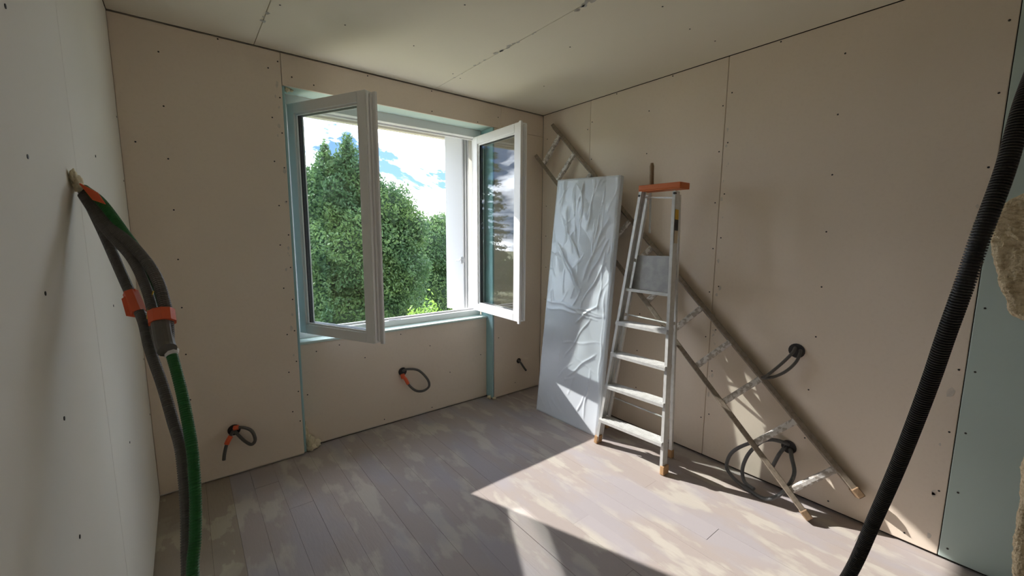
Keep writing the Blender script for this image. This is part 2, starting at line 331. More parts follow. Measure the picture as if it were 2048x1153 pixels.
def sash(hinge, free, out_sign, label):
    hx, hy = hinge; d = Vector((free[0]-hx, free[1]-hy, 0)); W = d.length; d.normalize(); n = Vector((d.y, -d.x, 0))*out_sign  # n: towards the exterior face
    z0, z1 = .79, 2.25; T = .070; mt = Matrix(((d.x, n.x, 0, hx), (d.y, n.y, 0, hy), (0, 0, 1, 0), (0, 0, 0, 1)))
    m_ = .062; mb = MB()
    mb.box((0, 0, z0), (m_, T, z1), mt).box((W-m_, 0, z0), (W, T, z1), mt).box((m_, 0, z0), (W-m_, T, z0+m_), mt).box((m_, 0, z1-m_), (W-m_, T, z1), mt)
    so = mb.build('window_sash', 'pvc', win, bevel=.004); so['label'] = label
    b_ = MB()
    for y0_, y1_ in ((.010, .020), (T-.020, T-.010)):     # glazing beads
        b_.box((m_, y0_, z0+m_), (m_+.012, y1_, z1-m_), mt).box((W-m_-.012, y0_, z0+m_), (W-m_, y1_, z1-m_), mt).box((m_, y0_, z0+m_), (W-m_, y1_, z0+m_+.012), mt).box((m_, y0_, z1-m_-.012), (W-m_, y1_, z1-m_), mt)
    def sub(mb_, nm, mm, bv=0):
        o = mb_.build(nm, mm, None, bv); o.parent = so; o.matrix_parent_inverse = Matrix(); return o
    # children of the sash share its origin: vertices are in the same frame
    gk = MB(); q0, q1 = T/2-.014, T/2+.014; e = m_+.0125
    gk.box((m_, q0, z0+m_), (e, q1, z1-m_), mt).box((W-e, q0, z0+m_), (W-m_, q1, z1-m_), mt).box((m_, q0, z0+m_), (W-m_, q1, z0+e), mt).box((m_, q0, z1-e), (W-m_, q1, z1-m_), mt)
    sub(b_, 'glazing_bead', 'pvc', .002); sub(gk, 'gasket', 'gasket')
    gp = MB().box((m_+.008, T/2-.010, z0+m_+.008), (W-m_-.008, T/2+.010, z1-m_-.008), mt); sub(gp, 'glass_pane', 'glass')
    # stepped edge profile of the meeting stile
    ep = MB()
    ep.box((W, .004, z0+.004), (W+.006, .020, z1-.004), mt).box((W, .030, z0+.012), (W+.012, .036, z1-.012), mt).box((W-.004, T-.012, z0-.012), (W+.020, T+.004, z1+.004), mt)
    sub(ep, 'meeting_flange', 'pvc', .002)
    hg = MB()
    for zz in (z0+.10, z1-.16): hg.rod(mt @ Vector((-.010, -.004, zz)), mt @ Vector((-.010, -.004, zz+.06)), .008, 10)
    sub(hg, 'hinge', 'pvc', 0)
    return so
# parented sashes keep world coordinates: put the empty's offset in the inverse (see build)
sash((-2.030, .150), (-1.742, -.434), -1, 'left window sash swung wide open into the room')
sash((-.566, .165), (-.583, -.468), 1, 'right window sash swung open square to the wall, sunlit on its outer face')

# ---- folding shutter folded in the right outer reveal
sh = thing('folding_shutter', 'white ribbed folding shutter stacked outside the right of the window', 'shutter', (-.65, .4, .77))
def ribbed(P, Q, z0, z1, th, name):
    P = Vector((*P, 0)); Q = Vector((*Q, 0)); d = (Q-P); L = d.length; d.normalize(); n = Vector((d.y, -d.x, 0)); k = 11; prof = []
    for i in range(k):
        a = L*i/k; w_ = L/k
        prof += [(a, 0), (a+w_*.42, 0), (a+w_*.52, -.009), (a+w_*.90, -.009)]
    prof.append((L, 0)); m = len(prof); vv = []; ff = []
    for z in (z0, z1):
        for a, o in prof: vv.append(P+d*a+n*o+Vector((0, 0, z)))
        for a, o in prof: vv.append(P+d*a+n*(-th)+Vector((0, 0, z)))
    for i in range(m-1):
        ff.append((i, i+1, 2*m+i+1, 2*m+i)); ff.append((m+i+1, m+i, 3*m+i, 3*m+i+1)); ff.append((i+1, i, m+i, m+i+1)); ff.append((2*m+i, 2*m+i+1, 3*m+i+1, 3*m+i))
    ff.append((0, 2*m, 3*m, m)); ff.append((m-1, 2*m-1, 4*m-1, 3*m-1))
    return MB().add(vv, ff).build(name, 'pvc_s', sh)
ribbed((-.650, .300), (-.716, .478), .775, 2.30, .018, 'shutter_leaf')
ribbed((-.624, .300), (-.690, .478), .775, 2.30, .018, 'shutter_leaf')
ribbed((-.598, .300), (-.664, .478), .775, 2.30, .018, 'shutter_leaf')
hk = MB(); hk.rod((-.655, .300, 1.225), (-.685, .305, 1.225), .005, 8); hk.rod((-.685, .305, 1.225), (-.705, .350, 1.215), .005, 8); hk.rod((-.680, .303, 1.19), (-.680, .303, 1.25), .005, 8); hk.box((-.662, .290, 1.20), (-.654, .310, 1.25)); hk.build('latch', 'galv', sh)

# narrow area lamp added in place of the sunbeam the right sash glass reflects
BAZ = math.radians(28)
bd = Vector((-math.sin(BAZ)*math.cos(SUN_EL), -math.cos(BAZ)*math.cos(SUN_EL), -math.sin(SUN_EL)))
rl = bpy.data.lights.new('sunbeam_standin_lamp', 'AREA'); rl.shape = 'RECTANGLE'; rl.size = .17; rl.size_y = .80; rl.spread = math.radians(1.2); rl.energy = BEAM; rl.color = (1.0, .97, .90)
ro = bpy.data.objects.new('sunbeam_standin_lamp', rl); col.objects.link(ro); ro.location = Vector((-.665, -.14, 1.30))+bd*.12
ro.rotation_euler = bd.to_track_quat('-Z', 'Y').to_euler()

# ================================================================== OBJECTS
# ---- wrapped door leaf leaning on the wall
A = Vector((-.392, -.394, .001)); B = Vector((-.366, -1.022, .001)); TLp = Vector((-.197, -.396, 1.889)); TRp = Vector((-.197, -1.010, 1.864))
dn = (TLp-A).cross(B-A).normalized()
if dn.x > 0: dn = -dn
TH = .042
leaf = thing('wrapped_door_leaf', 'white door leaf wrapped in crinkled clear plastic film, leaning on the right wall', 'door leaf', (-.37, -.7, 0))
def quadbox(a, b, c, d, n, t0, t1):
    vv = [p+n*t0 for p in (a, b, c, d)]+[p+n*t1 for p in (a, b, c, d)]
    return MB().add(vv, [(0, 1, 2, 3), (7, 6, 5, 4), (0, 4, 5, 1), (1, 5, 6, 2), (2, 6, 7, 3), (3, 7, 4, 0)])
quadbox(A, B, TRp, TLp, -dn, .006, TH).build('door_panel', 'door_white', leaf, bevel=.003)
# film: displaced sheet over the face, wrapped round the edges
nu, nv = 110, 300
U, V = np.meshgrid(np.linspace(0, 1, nu), np.linspace(0, 1, nv))
hgt = np.zeros_like(U)
def crease(x0, y0, x1, y1, amp, w):
    global hgt
    X = U*.64; Y = V*1.91; dx, dy = x1-x0, y1-y0; L = math.hypot(dx, dy); tx, ty = dx/L, dy/L
    s_ = (X-x0)*tx+(Y-y0)*ty; e_ = (X-x0)*-ty+(Y-y0)*tx + .006*np.sin(s_*25+x0*40)
    win_ = np.clip(s_/(.15*L), 0, 1)*np.clip((L-s_)/(.15*L), 0, 1)
    hgt += amp*np.exp(-np.abs(e_)/w)*win_
for args in ((.10, 1.62, .34, 1.28, .009, .006), (.06, 1.42, .36, 1.05, .010, .012), (.12, 1.36, .40, 1.02, .008, .010), (.58, 1.62, .36, 1.10, .010, .010), (.62, 1.50, .42, 1.12, .008, .008),
             (.20, 1.86, .26, 1.45, .007, .006), (.30, 1.88, .31, 1.55, .008, .006), (.42, 1.87, .38, 1.50, .008, .007), (.52, 1.86, .46, 1.42, .007, .006), (.14, 1.70, .19, 1.42, .006, .006),
             (.0, .93, .64, .90, .009, .008), (.0, .87, .64, .89, .010, .007), (.2, .92, .6, .84, .008, .006), (.38, .95, .60, 1.30, .009, .008), (.34, .80, .56, .98, .009, .008), (.30, .36, .58, .62, .008, .006),
             (.26, .50, .50, .88, .006, .006), (.22, .62, .62, .70, .004, .006), (.50, .08, .54, .50, .007, .008), (.44, .12, .50, .30, .006, .006), (.16, .16, .30, .05, .004, .01), (.55, .9, .57, 1.4, .006, .006), (.62, .3, .60, 1.1, .006, .006)):
    crease(*args)
for _ in range(46):
    x0, y0 = random.random()*.64, random.uniform(.75, 1.9); th = random.gauss(math.pi/2, .55); L = random.uniform(.06, .28)
    crease(x0, y0, x0+math.cos(th)*L, y0+math.sin(th)*L, random.uniform(.002, .006), random.uniform(.003, .007))
for _ in range(14):
    x0, y0 = random.random()*.64, random.uniform(.02, .75); th = random.gauss(math.pi/2, .6); L = random.uniform(.08, .3)
    crease(x0, y0, x0+math.cos(th)*L, y0+math.sin(th)*L, random.uniform(.001, .003), random.uniform(.004, .009))
for _ in range(30): hgt += .0010*np.sin(U*random.uniform(3, 22)+V*random.uniform(-40, 40)+random.random()*6)*(.25+.75*V)
A3, B3, L3, R3 = [np.array(q) for q in (A, B, TLp, TRp)]; n3 = np.array(dn)
edge = np.minimum(np.minimum(U, 1-U)/.02, np.minimum(V, 1-V)/.006).clip(0, 1)
pos = (A3*(1-U[..., None])+B3*U[..., None])*(1-V[..., None])+(L3*(1-U[..., None])+R3*U[..., None])*V[..., None]
pos = pos+n3*((.002+np.clip(hgt, -.001, .02))*edge-.004*(1-edge))[..., None]
fm = bpy.data.meshes.new('film'); idx = np.arange(nu*nv).reshape(nv, nu)
fc = np.stack([idx[:-1, :-1], idx[:-1, 1:], idx[1:, 1:], idx[1:, :-1]], -1).reshape(-1, 4)
mbf = MB(); mbf.v = [tuple(q) for q in pos.reshape(-1, 3)]; mbf.f = [tuple(int(i) for i in q) for q in fc]
mbf.build('plastic_film', 'film', leaf, smooth=True)
quadbox(A+(A-B).normalized()*.004, B+(B-A).normalized()*.004, TRp+(B-A).normalized()*.004, TLp+(A-B).normalized()*.004+Vector((0, 0, .003)), -dn, .009, TH+.003).build('film_edge', 'film', leaf, bevel=.006)

# ---- aluminium single-section ladder lying on its side against the right wall
lad = thing('leaning_ladder', 'long old aluminium ladder leaning sideways along the right wall behind the stepladder', 'ladder', (-.176, -2.247, 0))
Lb, Lt = Vector((-.180, -2.262, .018)), Vector((-.102, -.030, 2.132)); Ub, Ut = Vector((-.034, -2.425, .168)), Vector((-.034, -.160, 2.376))
dl = (Lt-Lb).normalized(); ax = (Ub-Lb).normalized(); nl = dl.cross(ax).normalized()
for e0, e1 in ((Lb, Lt), (Ub, Ut)):
    rail_ = MB().bar(e0, e1, .028, .050, ax).build('rail', 'alu_old', lad, bevel=.003)
    MB().bar(e0-(e1-e0).normalized()*.012, e0+(e1-e0).normalized()*.035, .034, .068, ax).build('rubber_foot', 'wood', rail_, bevel=.004)
for t in (.043, .129, .213, .294, .378, .463, .547, .63, .715, .80, .882, .96):
    a_, b_ = Lb.lerp(Lt, t), Ub.lerp(Ut, t)
    MB().bar(a_, b_, .034, .034, nl).build('rung', 'alu_rung', lad, bevel=.009)

# ---- stepladder
st = thing('stepladder', 'aluminium stepladder with orange top tray standing beside the wrapped door leaf', 'stepladder', (-.3, -1.28, 0))
FL, FLt = Vector((-.406, -1.07, .02)), Vector((-.270, -1.240, 1.73)); FR, FRt = Vector((-.388, -1.574, .02)), Vector((-.270, -1.487, 1.713))
RL, RLt = Vector((-.176, -.966, .02)), Vector((-.212, -1.248, 1.713)); RR, RRt = Vector((-.182, -1.495, .02)), Vector((-.212, -1.464, 1.697))
wd = (FR-FL).normalized(); uprights = []
for a_, b_ in ((FL, FLt), (FR, FRt)):
    d_ = (b_-a_).normalized(); n_ = d_.cross(wd).normalized(); SG = 1 if n_.x > 0 else -1; mb = MB(); mb.bar(a_, b_, .004, .052, wd)
    s_ = 1 if a_ is FL else -1
    for q in (-.0245, .0245): mb.bar(a_+n_*q+wd*s_*.008, b_+n_*q+wd*s_*.008, .018, .004, wd)
    uprights.append(mb.build('front_rail', 'alu', st))
for a_, b_ in ((RL, RLt), (RR, RRt)): uprights.append(MB().bar(a_, b_, .022, .022, wd).build('rear_leg', 'alu', st, bevel=.003))
for k_, (a_, b_, s_) in enumerate(((FL, FLt, .060), (FR, FRt, .060), (RL, RLt, .034), (RR, RRt, .034))):
    d_ = (b_-a_).normalized(); MB().bar(a_-d_*.02, a_+d_*.035, .028, s_, wd).build('rubber_foot', 'foot', uprights[k_], bevel=.004)
def onrail(a, b, z): return a.lerp(b, (z-a.z)/(b.z-a.z))
for zl, zr in ((.190, .200), (.436, .441), (.664, .664), (.880, .884)):
    a_, b_ = onrail(FL, FLt, zl), onrail(FR, FRt, zr); a_ += wd*.003; b_ -= wd*.003; w_ = (b_-a_).normalized(); fwd = Vector((-1, 0, 0)); fwd = (fwd-w_*fwd.dot(w_)).normalized(); upv = w_.cross(fwd); upv = upv if upv.z > 0 else -upv
    mb = MB(); c0 = .040
    mb.bar(a_, b_, .080, .004, fwd)                    # tread
    for k in range(6): mb.bar(a_+fwd*(-.034+.0136*k)+upv*.003, b_+fwd*(-.034+.0136*k)+upv*.003, .005, .003, fwd)   # grip ribs
    mb.bar(a_+fwd*.041-upv*.012, b_+fwd*.041-upv*.012, .004, .020, fwd); mb.bar(a_-fwd*.039-upv*.008, b_-fwd*.039-upv*.008, .004, .016, fwd)
    mb.build('step', 'alu', st)
MB().rod(RL.lerp(RLt, .14), RR.lerp(RRt, .14), .006, 8).build('cross_brace', 'alu', st)
MB().rod(RL.lerp(RLt, .52), RR.lerp(RRt, .52), .006, 8).build('cross_brace', 'alu', st)
for fa, fb, ra, rb_ in ((FL, FLt, RL, RLt), (FR, FRt, RR, RRt)):
    for z_ in (.92, 1.30): MB().bar(onrail(fa, fb, z_), onrail(ra, rb_, z_-.02), .004, .020, wd).build('spreader_arm', 'alu', st)
# folded-up platform
a_, b_ = onrail(FL, FLt, 1.095), onrail(FR, FRt, 1.095)
pl = MB(); pA, pB = Vector((-.285, -1.205, 1.100)), Vector((-.285, -1.474, 1.097)); pC, pD = Vector((-.275, -1.478, 1.327)), Vector((-.275, -1.236, 1.321))
pn = (pB-pA).cross(pD-pA).normalized(); quadbox(pA, pB, pC, pD, pn, -.003, .003).build('platform', 'plate', st, bevel=.002)
MB().bar(a_, b_, .030, .020, Vector((1, 0, 0))).build('platform_hinge_bar', 'alu', st, bevel=.003)
MB().bar(FLt.lerp(FL, .01)+Vector((.03, -.015, -.02)), FRt.lerp(FR, .01)+Vector((.03, .010, -.02)), .014, .010, (1, 0, 0)).build('top_bar', 'alu', st)
MB().bar(Vector((-.235, -1.283, 1.720)), Vector((-.235, -1.290, 1.465)), .012, .006, wd).build('platform_stay', 'alu', st)
# orange tray
tr = MB(); tc_ = Vector((-.243, -1.372, 1.745)); 
tr.box((-.300, -1.520, 1.726), (-.192, -1.236, 1.734)).box((-.300, -1.520, 1.734), (-.293, -1.236, 1.764)).box((-.199, -1.520, 1.734), (-.192, -1.236, 1.764)).box((-.293, -1.243, 1.734), (-.199, -1.236, 1.764)).box((-.293, -1.520, 1.734), (-.199, -1.513, 1.764)).box((-.293, -1.40, 1.734), (-.199, -1.394, 1.758))
tray = tr.build('tool_tray', 'orange', st, bevel=.003)
for y_ in (-1.243, -1.486): 
    MB().rod((-.302, y_, 1.700), (-.285, y_, 1.700), .007, 10).build('rivet', 'black', st)
# sticker on the outer face of the right rail
sk = onrail(FR, FRt, 1.50); d_ = (FRt-FR).normalized()
def patch(z0, z1, mm, off, nm='warning_sticker'):
    a0, b0 = onrail(FR, FRt, z0), onrail(FR, FRt, z1); o0 = wd*.0042
    return MB().bar(a0+o0, b0+o0, .0016, .038, wd).build(nm, mm, st)
patch(1.545, 1.605, 'yellow', .012); patch(1.480, 1.545, 'black', .012); patch(1.405, 1.480, 'cream', .012)
# wooden handled tool upright in the tray
br = thing('brush_handle', 'brown wooden tool handle standing up in the orange ladder tray', 'tool', (-.235, -1.286, 1.736))
MB().tube([(-.235, -1.286, 1.736), (-.235, -1.285, 1.79), (-.234, -1.283, 1.85), (-.233, -1.281, 1.885), (-.233, -1.281, 1.905)], [.018, .014, .013, .014, .009], 10).build('handle', 'wood', br, smooth=True)

# ---- wall sockets and their conduit loops
def outlet(loc, nrm, r, label, cables, mats='grey_conduit', tapes=(), rad=.0095, boxlabel=None):
    t = thing('conduit_loop', label, 'conduit', loc, 'conduit loops at the wall sockets')
    n_ = Vector(nrm); c_ = Vector(loc)
    rim = MB()
    k = 20; a = n_.orthogonal().normalized(); b = n_.cross(a)
    for i in range(k):
        t0, t1 = 2*math.pi*i/k, 2*math.pi*(i+1)/k
        for (ra, rb_) in ((r, r*.86),):
            vv = [c_+n_*.004+(a*math.cos(q)+b*math.sin(q))*rr for q, rr in ((t0, ra), (t1, ra), (t1, rb_), (t0, rb_))]
            vv += [v-n_*.003 for v in vv]; rim.add(vv, [(0, 1, 2, 3), (7, 6, 5, 4), (0, 4, 5, 1), (1, 5, 6, 2), (2, 6, 7, 3), (3, 7, 4, 0)])
    rim.rod(c_+n_*.0005, c_+n_*.003, r*.9, 20)
    rim.build('socket_box', 'socket', t)
    for P in cables: corrugated(P, rad, .0048, .0014, 10).build('conduit', mats, t, smooth=False)
    for P, w_ in tapes: MB().tube(catmull(P, .01), w_, 8).build('orange_tape', 'tape', t)
    return t
outlet((-2.446, -.001, .287), (0, -1, 0), .033, 'dark conduit loop with taped stub, low on the wall left of the window',
       [[(-2.446, .0, .297), (-2.435, -.035, .310), (-2.40, -.05, .306), (-2.362, -.05, .272), (-2.348, -.045, .212), (-2.368, -.04, .185), (-2.400, -.035, .215), (-2.43, -.03, .262), (-2.445, .0, .280)],
        [(-2.452, .0, .280), (-2.470, -.035, .262), (-2.490, -.045, .225), (-2.504, -.05, .175), (-2.510, -.05, .135)]],
       tapes=[([(-2.425, -.045, .314), (-2.448, -.035, .312)], .014), ([(-2.466, -.036, .268), (-2.482, -.043, .245), (-2.490, -.045, .228)], .0135)])
outlet((-1.345, .089, .395), (0, -1, 0), .033, 'grey conduit loop with orange taped end on the board under the window',
       [[(-1.345, .085, .400), (-1.320, .055, .418), (-1.232, .05, .392), (-1.158, .05, .308), (-1.142, .05, .243), (-1.190, .052, .215), (-1.250, .055, .228), (-1.300, .055, .275), (-1.335, .060, .335), (-1.352, .085, .385)]],
       tapes=[([(-1.317, .055, .300), (-1.338, .060, .345), (-1.352, .070, .362)], .013), ([(-1.352, .060, .352), (-1.358, .062, .382)], .017)])
outlet((-.262, -.001, .300), (0, -1, 0), .024, 'short dark conduit stub low on the window wall, right of the green strip',
       [[(-.270, .0, .306), (-.262, -.030, .290), (-.235, -.040, .245), (-.205, -.042, .205)]], rad=.009)
outlet((-.001, -2.091, .829), (-1, 0, 0), .040, 'dark conduit loop hanging from the higher socket hole on the right wall',
       [[(0, -2.083, .845), (-.05, -2.085, .822), (-.065, -2.040, .750), (-.095, -1.983, .672), (-.098, -1.966, .660), (-.085, -2.010, .672), (-.065, -2.065, .715), (-.05, -2.105, .775), (-.03, -2.115, .822), (0, -2.108, .838)]], rad=.0085)
outlet((-.001, -2.098, .272), (-1, 0, 0), .038, 'pale grey conduit coil drooping to the floor behind the leaning ladder',
       [[(0, -2.098, .285), (-.05, -2.030, .302), (-.06, -1.918, .237), (-.07, -1.829, .145), (-.09, -1.810, .055), (-.12, -1.857, .022), (-.15, -1.924, .013), (-.175, -1.990, .012), (-.190, -2.075, .020), (-.155, -2.136, .078), (-.10, -2.163, .172), (-.05, -2.130, .240), (0, -2.105, .262)],
        [(0, -2.090, .290), (-.055, -2.0, .290), (-.08, -1.930, .193), (-.10, -1.905, .088), (-.135, -1.935, .030), (-.165, -2.000, .028)],
        [(0, -2.085, .270), (-.045, -2.070, .235), (-.055, -2.042, .141)]], mats='grey_light', rad=.0105)

# ---- bundle of conduits from the left wall
bun = thing('conduit_bundle', 'bundle of dark grey and green conduits hanging from a hole in the left wall', 'conduit', (LX, -1.37, 1.55))
tail = [(-2.650, -1.955, .60), (-2.66, -2.02, .35), (-2.67, -2.06, .12), (-2.67, -2.09, .012)]
Apts = [(-2.788, -1.345, 1.550), (-2.754, -1.429, 1.456), (-2.725, -1.496, 1.363), (-2.706, -1.548, 1.307), (-2.687, -1.599, 1.254), (-2.677, -1.646, 1.192), (-2.66, -1.699, 1.122), (-2.647, -1.748, 1.056), (-2.637, -1.793, 1.004), (-2.636, -1.836, .914), (-2.639, -1.873, .85), (-2.642, -1.908, .796)]+tail
Bpts = [(-2.788, -1.350, 1.555), (-2.738, -1.441, 1.470), (-2.692, -1.517, 1.415), (-2.658, -1.584, 1.354), (-2.644, -1.636, 1.289), (-2.642, -1.676, 1.238), (-2.645, -1.709, 1.203)]
Cpts = [(-2.788, -1.367, 1.544), (-2.745, -1.448, 1.458), (-2.701, -1.522, 1.394), (-2.678, -1.578, 1.332), (-2.667, -1.624, 1.278), (-2.663, -1.661, 1.238), (-2.657, -1.698, 1.211)]
corrugated(Apts, .0108, .0048, .0014, 12).build('conduit', 'grey_conduit', bun)
corrugated(Bpts, .0120, .005, .0016, 12).build('conduit', 'grey_conduit', bun)
corrugated(Cpts, .0105, .005, .0016, 12).build('conduit', 'grey_conduit', bun)
MB().tube(catmull([(-2.653, -1.660, 1.262), (-2.651, -1.680, 1.235), (-2.648, -1.700, 1.208), (-2.645, -1.710, 1.200)], .006), .0180, 16).build('conduit_sleeve', 'grey_conduit', bun)['label'] = 'short dark sleeve joining two conduits'
def flag(P, nm, lab):
    vv = [Vector(q) for q in P]; n_ = (vv[1]-vv[0]).cross(vv[2]-vv[0]).normalized()*.0012; k = len(vv)
    o = MB().add([v+n_ for v in vv]+[v-n_ for v in vv], [tuple(range(k)), tuple(range(2*k-1, k-1, -1))]+[(i, (i+1) % k, k+(i+1) % k, k+i)[::-1] for i in range(k)]).build(nm, 'tape', bun); o['label'] = lab; return o
MB().tube(catmull([(-2.7065, -1.545, 1.312), (-2.699, -1.566, 1.288), (-2.693, -1.583, 1.268)], .008), [.0150]*len(catmull([(-2.7065, -1.545, 1.312), (-2.699, -1.566, 1.288), (-2.693, -1.583, 1.268)], .008)), 6).build('tape_wrap', 'tape', bun)['label'] = 'orange tape round the outer conduit'
MB().tube([(-2.651, -1.648, 1.276), (-2.650, -1.664, 1.252)], .0255, 10).build('tape_wrap', 'tape', bun)['label'] = 'orange tape holding two conduits together'
flag([(-2.790, -1.385, 1.572), (-2.755, -1.425, 1.548), (-2.742, -1.440, 1.520), (-2.765, -1.420, 1.530)], 'tape_flag', 'orange tape end at the wall hole')
flag([(-2.697, -1.552, 1.322), (-2.722, -1.560, 1.300), (-2.716, -1.575, 1.262), (-2.694, -1.585, 1.256)], 'tape_flag', 'loose orange tape end')
MB().tube(catmull([(-2.663, -1.600, 1.318), (-2.672, -1.62, 1.29), (-2.676, -1.645, 1.262)], .01), .0016, 6).build('pull_wire', 'yellow', bun)['label'] = 'thin yellow wire'
Gpts = [(-2.788, -1.338, 1.562), (-2.752, -1.407, 1.526), (-2.712, -1.464, 1.452), (-2.678, -1.522, 1.382), (-2.658, -1.585, 1.300), (-2.650, -1.640, 1.234), (-2.639, -1.697, 1.187), (-2.628, -1.739, 1.115), (-2.621, -1.784, 1.05), (-2.618, -1.822, .999), (-2.62, -1.861, .921), (-2.626, -1.895, .857), (-2.634, -1.926, .804), (-2.640, -1.98, .6), (-2.645, -2.05, .35), (-2.65, -2.09, .12), (-2.65, -2.12, .012)]
corrugated(Gpts, .0108, .005, .0013, 14).build('conduit', 'green_conduit', bun)['label'] = 'bright green corrugated conduit'
MB().tube([(-2.641, -1.694, 1.191), (-2.6385, -1.699, 1.184)], [.0165, .0125], 10).build('sleeve_cap', 'pvc', bun)['label'] = 'white torn tape where the green conduit leaves its sleeve'
def blob(name, m, pts, parent=None, sub=2, noise_=.3, seed=1):
    bm = bmesh.new(); r_ = random.Random(seed)
    for c_, s_ in pts:
        g = bmesh.ops.create_icosphere(bm, subdivisions=sub, radius=1)
        ph = [r_.uniform(0, 6) for _ in range(6)]
        for v in g['verts']:
            p_ = v.co.copy(); f_ = 1+noise_*(.5*math.sin(5*p_.x+ph[0])*math.sin(4*p_.y+ph[1])+.5*math.sin(9*p_.z+ph[2])*math.sin(8*p_.x+ph[3]))
            v.co = Vector((c_[0]+p_.x*s_[0]*f_, c_[1]+p_.y*s_[1]*f_, c_[2]+p_.z*s_[2]*f_))
    me = bpy.data.meshes.new(name); bm.to_mesh(me); bm.free(); me.materials.append(M[m])
    me.polygons.foreach_set('use_smooth', [True]*len(me.polygons))
    o = bpy.data.objects.new(name, me); col.objects.link(o)
    if parent: o.parent = parent; o.matrix_parent_inverse = Matrix.Translation(-parent.location)
    return o
blob('hole_foam', 'foam', [((LX+.012, -1.372, 1.572), (.010, .022, .022)), ((LX+.009, -1.388, 1.588), (.007, .012, .016)), ((LX+.010, -1.340, 1.566), (.008, .020, .016))], bun, 3)['label'] = 'cream foam sealing the hole'
tag(blob('expanding_foam', 'foam', [((-2.035, .055, .05), (.030, .03, .055)), ((-2.05, .06, .12), (.014, .025, .07)), ((-1.995, .062, .025), (.035, .028, .03)), ((-2.025, .035, .02), (.03, .02, .02))], None, 3, .5), 'lumpy cream foam in the left bottom corner of the window recess', 'foam')
tag(blob('expanding_foam', 'foam', [((-.560, .035, .012), (.022, .02, .014)), ((-.54, -.006, .010), (.018, .010, .012))], None, 3, .5, 5), 'small foam blob at the foot of the green strip right of the recess', 'foam')
tag(blob('expanding_foam', 'foam', [((-2.045, .03, 2.30), (.014, .02, .012)), ((-2.025, .05, 2.308), (.02, .016, .008))], None, 3, .4, 9), 'pale filler lump in the top left corner of the window recess', 'foam')

# ---- black conduit in the right foreground
bc = thing('black_conduit', 'thick black corrugated conduit hanging in the right foreground', 'conduit', (-1.10, -2.45, 0))
Kp = [(-1.16, -2.835, 2.5), (-1.17, -2.832, 2.25), (-1.20, -2.828, 2.0), (-1.255, -2.822, 1.83), (-1.323, -2.810, 1.709), (-1.361, -2.801, 1.582), (-1.391, -2.785, 1.459), (-1.395, -2.773, 1.361), (-1.380, -2.757, 1.253), (-1.355, -2.742, 1.147), (-1.326, -2.721, 1.016), (-1.295, -2.699, .891), (-1.262, -2.669, .736), (-1.222, -2.625, .52), (-1.17, -2.55, .28), (-1.12, -2.47, .10), (-1.04, -2.36, .022), (-.94, -2.40, .021)]
corrugated(Kp, .0152, .0056, .0032, 20).build('conduit', 'black_conduit', bc)

# ---- glass wool batts by the right wall
def batt(outline, x0, x1, label, seed):
    mb = MB(); k = len(outline); vv = [(x0, y, z) for y, z in outline]+[(x1, y, z) for y, z in outline]
    mb.add(vv, [tuple(range(k)), tuple(range(2*k-1, k-1, -1))]+[(i, k+i, k+(i+1) % k, (i+1) % k) for i in range(k)])
    o = mb.build('insulation_batt', 'wool', None)
    bm = bmesh.new(); bm.from_mesh(o.data); bmesh.ops.recalc_face_normals(bm, faces=bm.faces[:]); bm.to_mesh(o.data); bm.free()
    r_ = o.modifiers.new('remesh', 'REMESH'); r_.mode = 'VOXEL'; r_.voxel_size = .009
    s_ = o.modifiers.new('smooth', 'SMOOTH'); s_.iterations = 5; s_.factor = .6
    tx = bpy.data.textures.new('lump%d' % seed, 'CLOUDS'); tx.noise_scale = .06
    d_ = o.modifiers.new('lumps', 'DISPLACE'); d_.texture = tx; d_.strength = .020; d_.mid_level = .5; d_.texture_coords = 'GLOBAL'
    tx = bpy.data.textures.new('fluff%d' % seed, 'CLOUDS'); tx.noise_scale = .014
    d_ = o.modifiers.new('fluff', 'DISPLACE'); d_.texture = tx; d_.strength = .008; d_.mid_level = .5; d_.texture_coords = 'GLOBAL'
    return tag(o, label, 'insulation', 'glass wool batts at the right edge')
up_o = [(-2.809, 1.588), (-2.775, 1.560), (-2.764, 1.543), (-2.757, 1.50), (-2.754, 1.462), (-2.762, 1.42), (-2.775, 1.38), (-2.790, 1.32), (-2.803, 1.267), (-2.812, 1.245), (-2.812, 1.222), (-2.849, 1.200), (-2.90, 1.17), (-3.15, 1.16), (-3.18, 1.62), (-3.0, 1.64), (-2.88, 1.62)]
lo_o = [(-2.868, 1.130), (-2.857, 1.11), (-2.866, 1.06), (-2.893, 1.00), (-2.897, .90), (-2.880, .80), (-2.876, .70), (-2.884, .589), (-2.886, .419), (-2.90, .324), (-2.90, .02), (-3.15, .02), (-3.15, 1.125), (-2.95, 1.135)]
batt(up_o, -.58, -.44, 'upper torn yellow glass wool batt at the right edge', 1)
batt([(y-.022, z) for y, z in lo_o], -.58, -.44, 'lower yellow glass wool batt standing on the floor at the right edge', 2)
stud = thing('metal_stud', 'galvanised steel stud standing behind the insulation batts', 'stud', (-.51, -3.22, 0))
MB().box((-.56, -3.235, 0), (-.46, -3.233, H)).box((-.56, -3.235, 0), (-.558, -3.20, H)).box((-.462, -3.235, 0), (-.46, -3.20, H)).build('stud_profile', 'galv', stud)

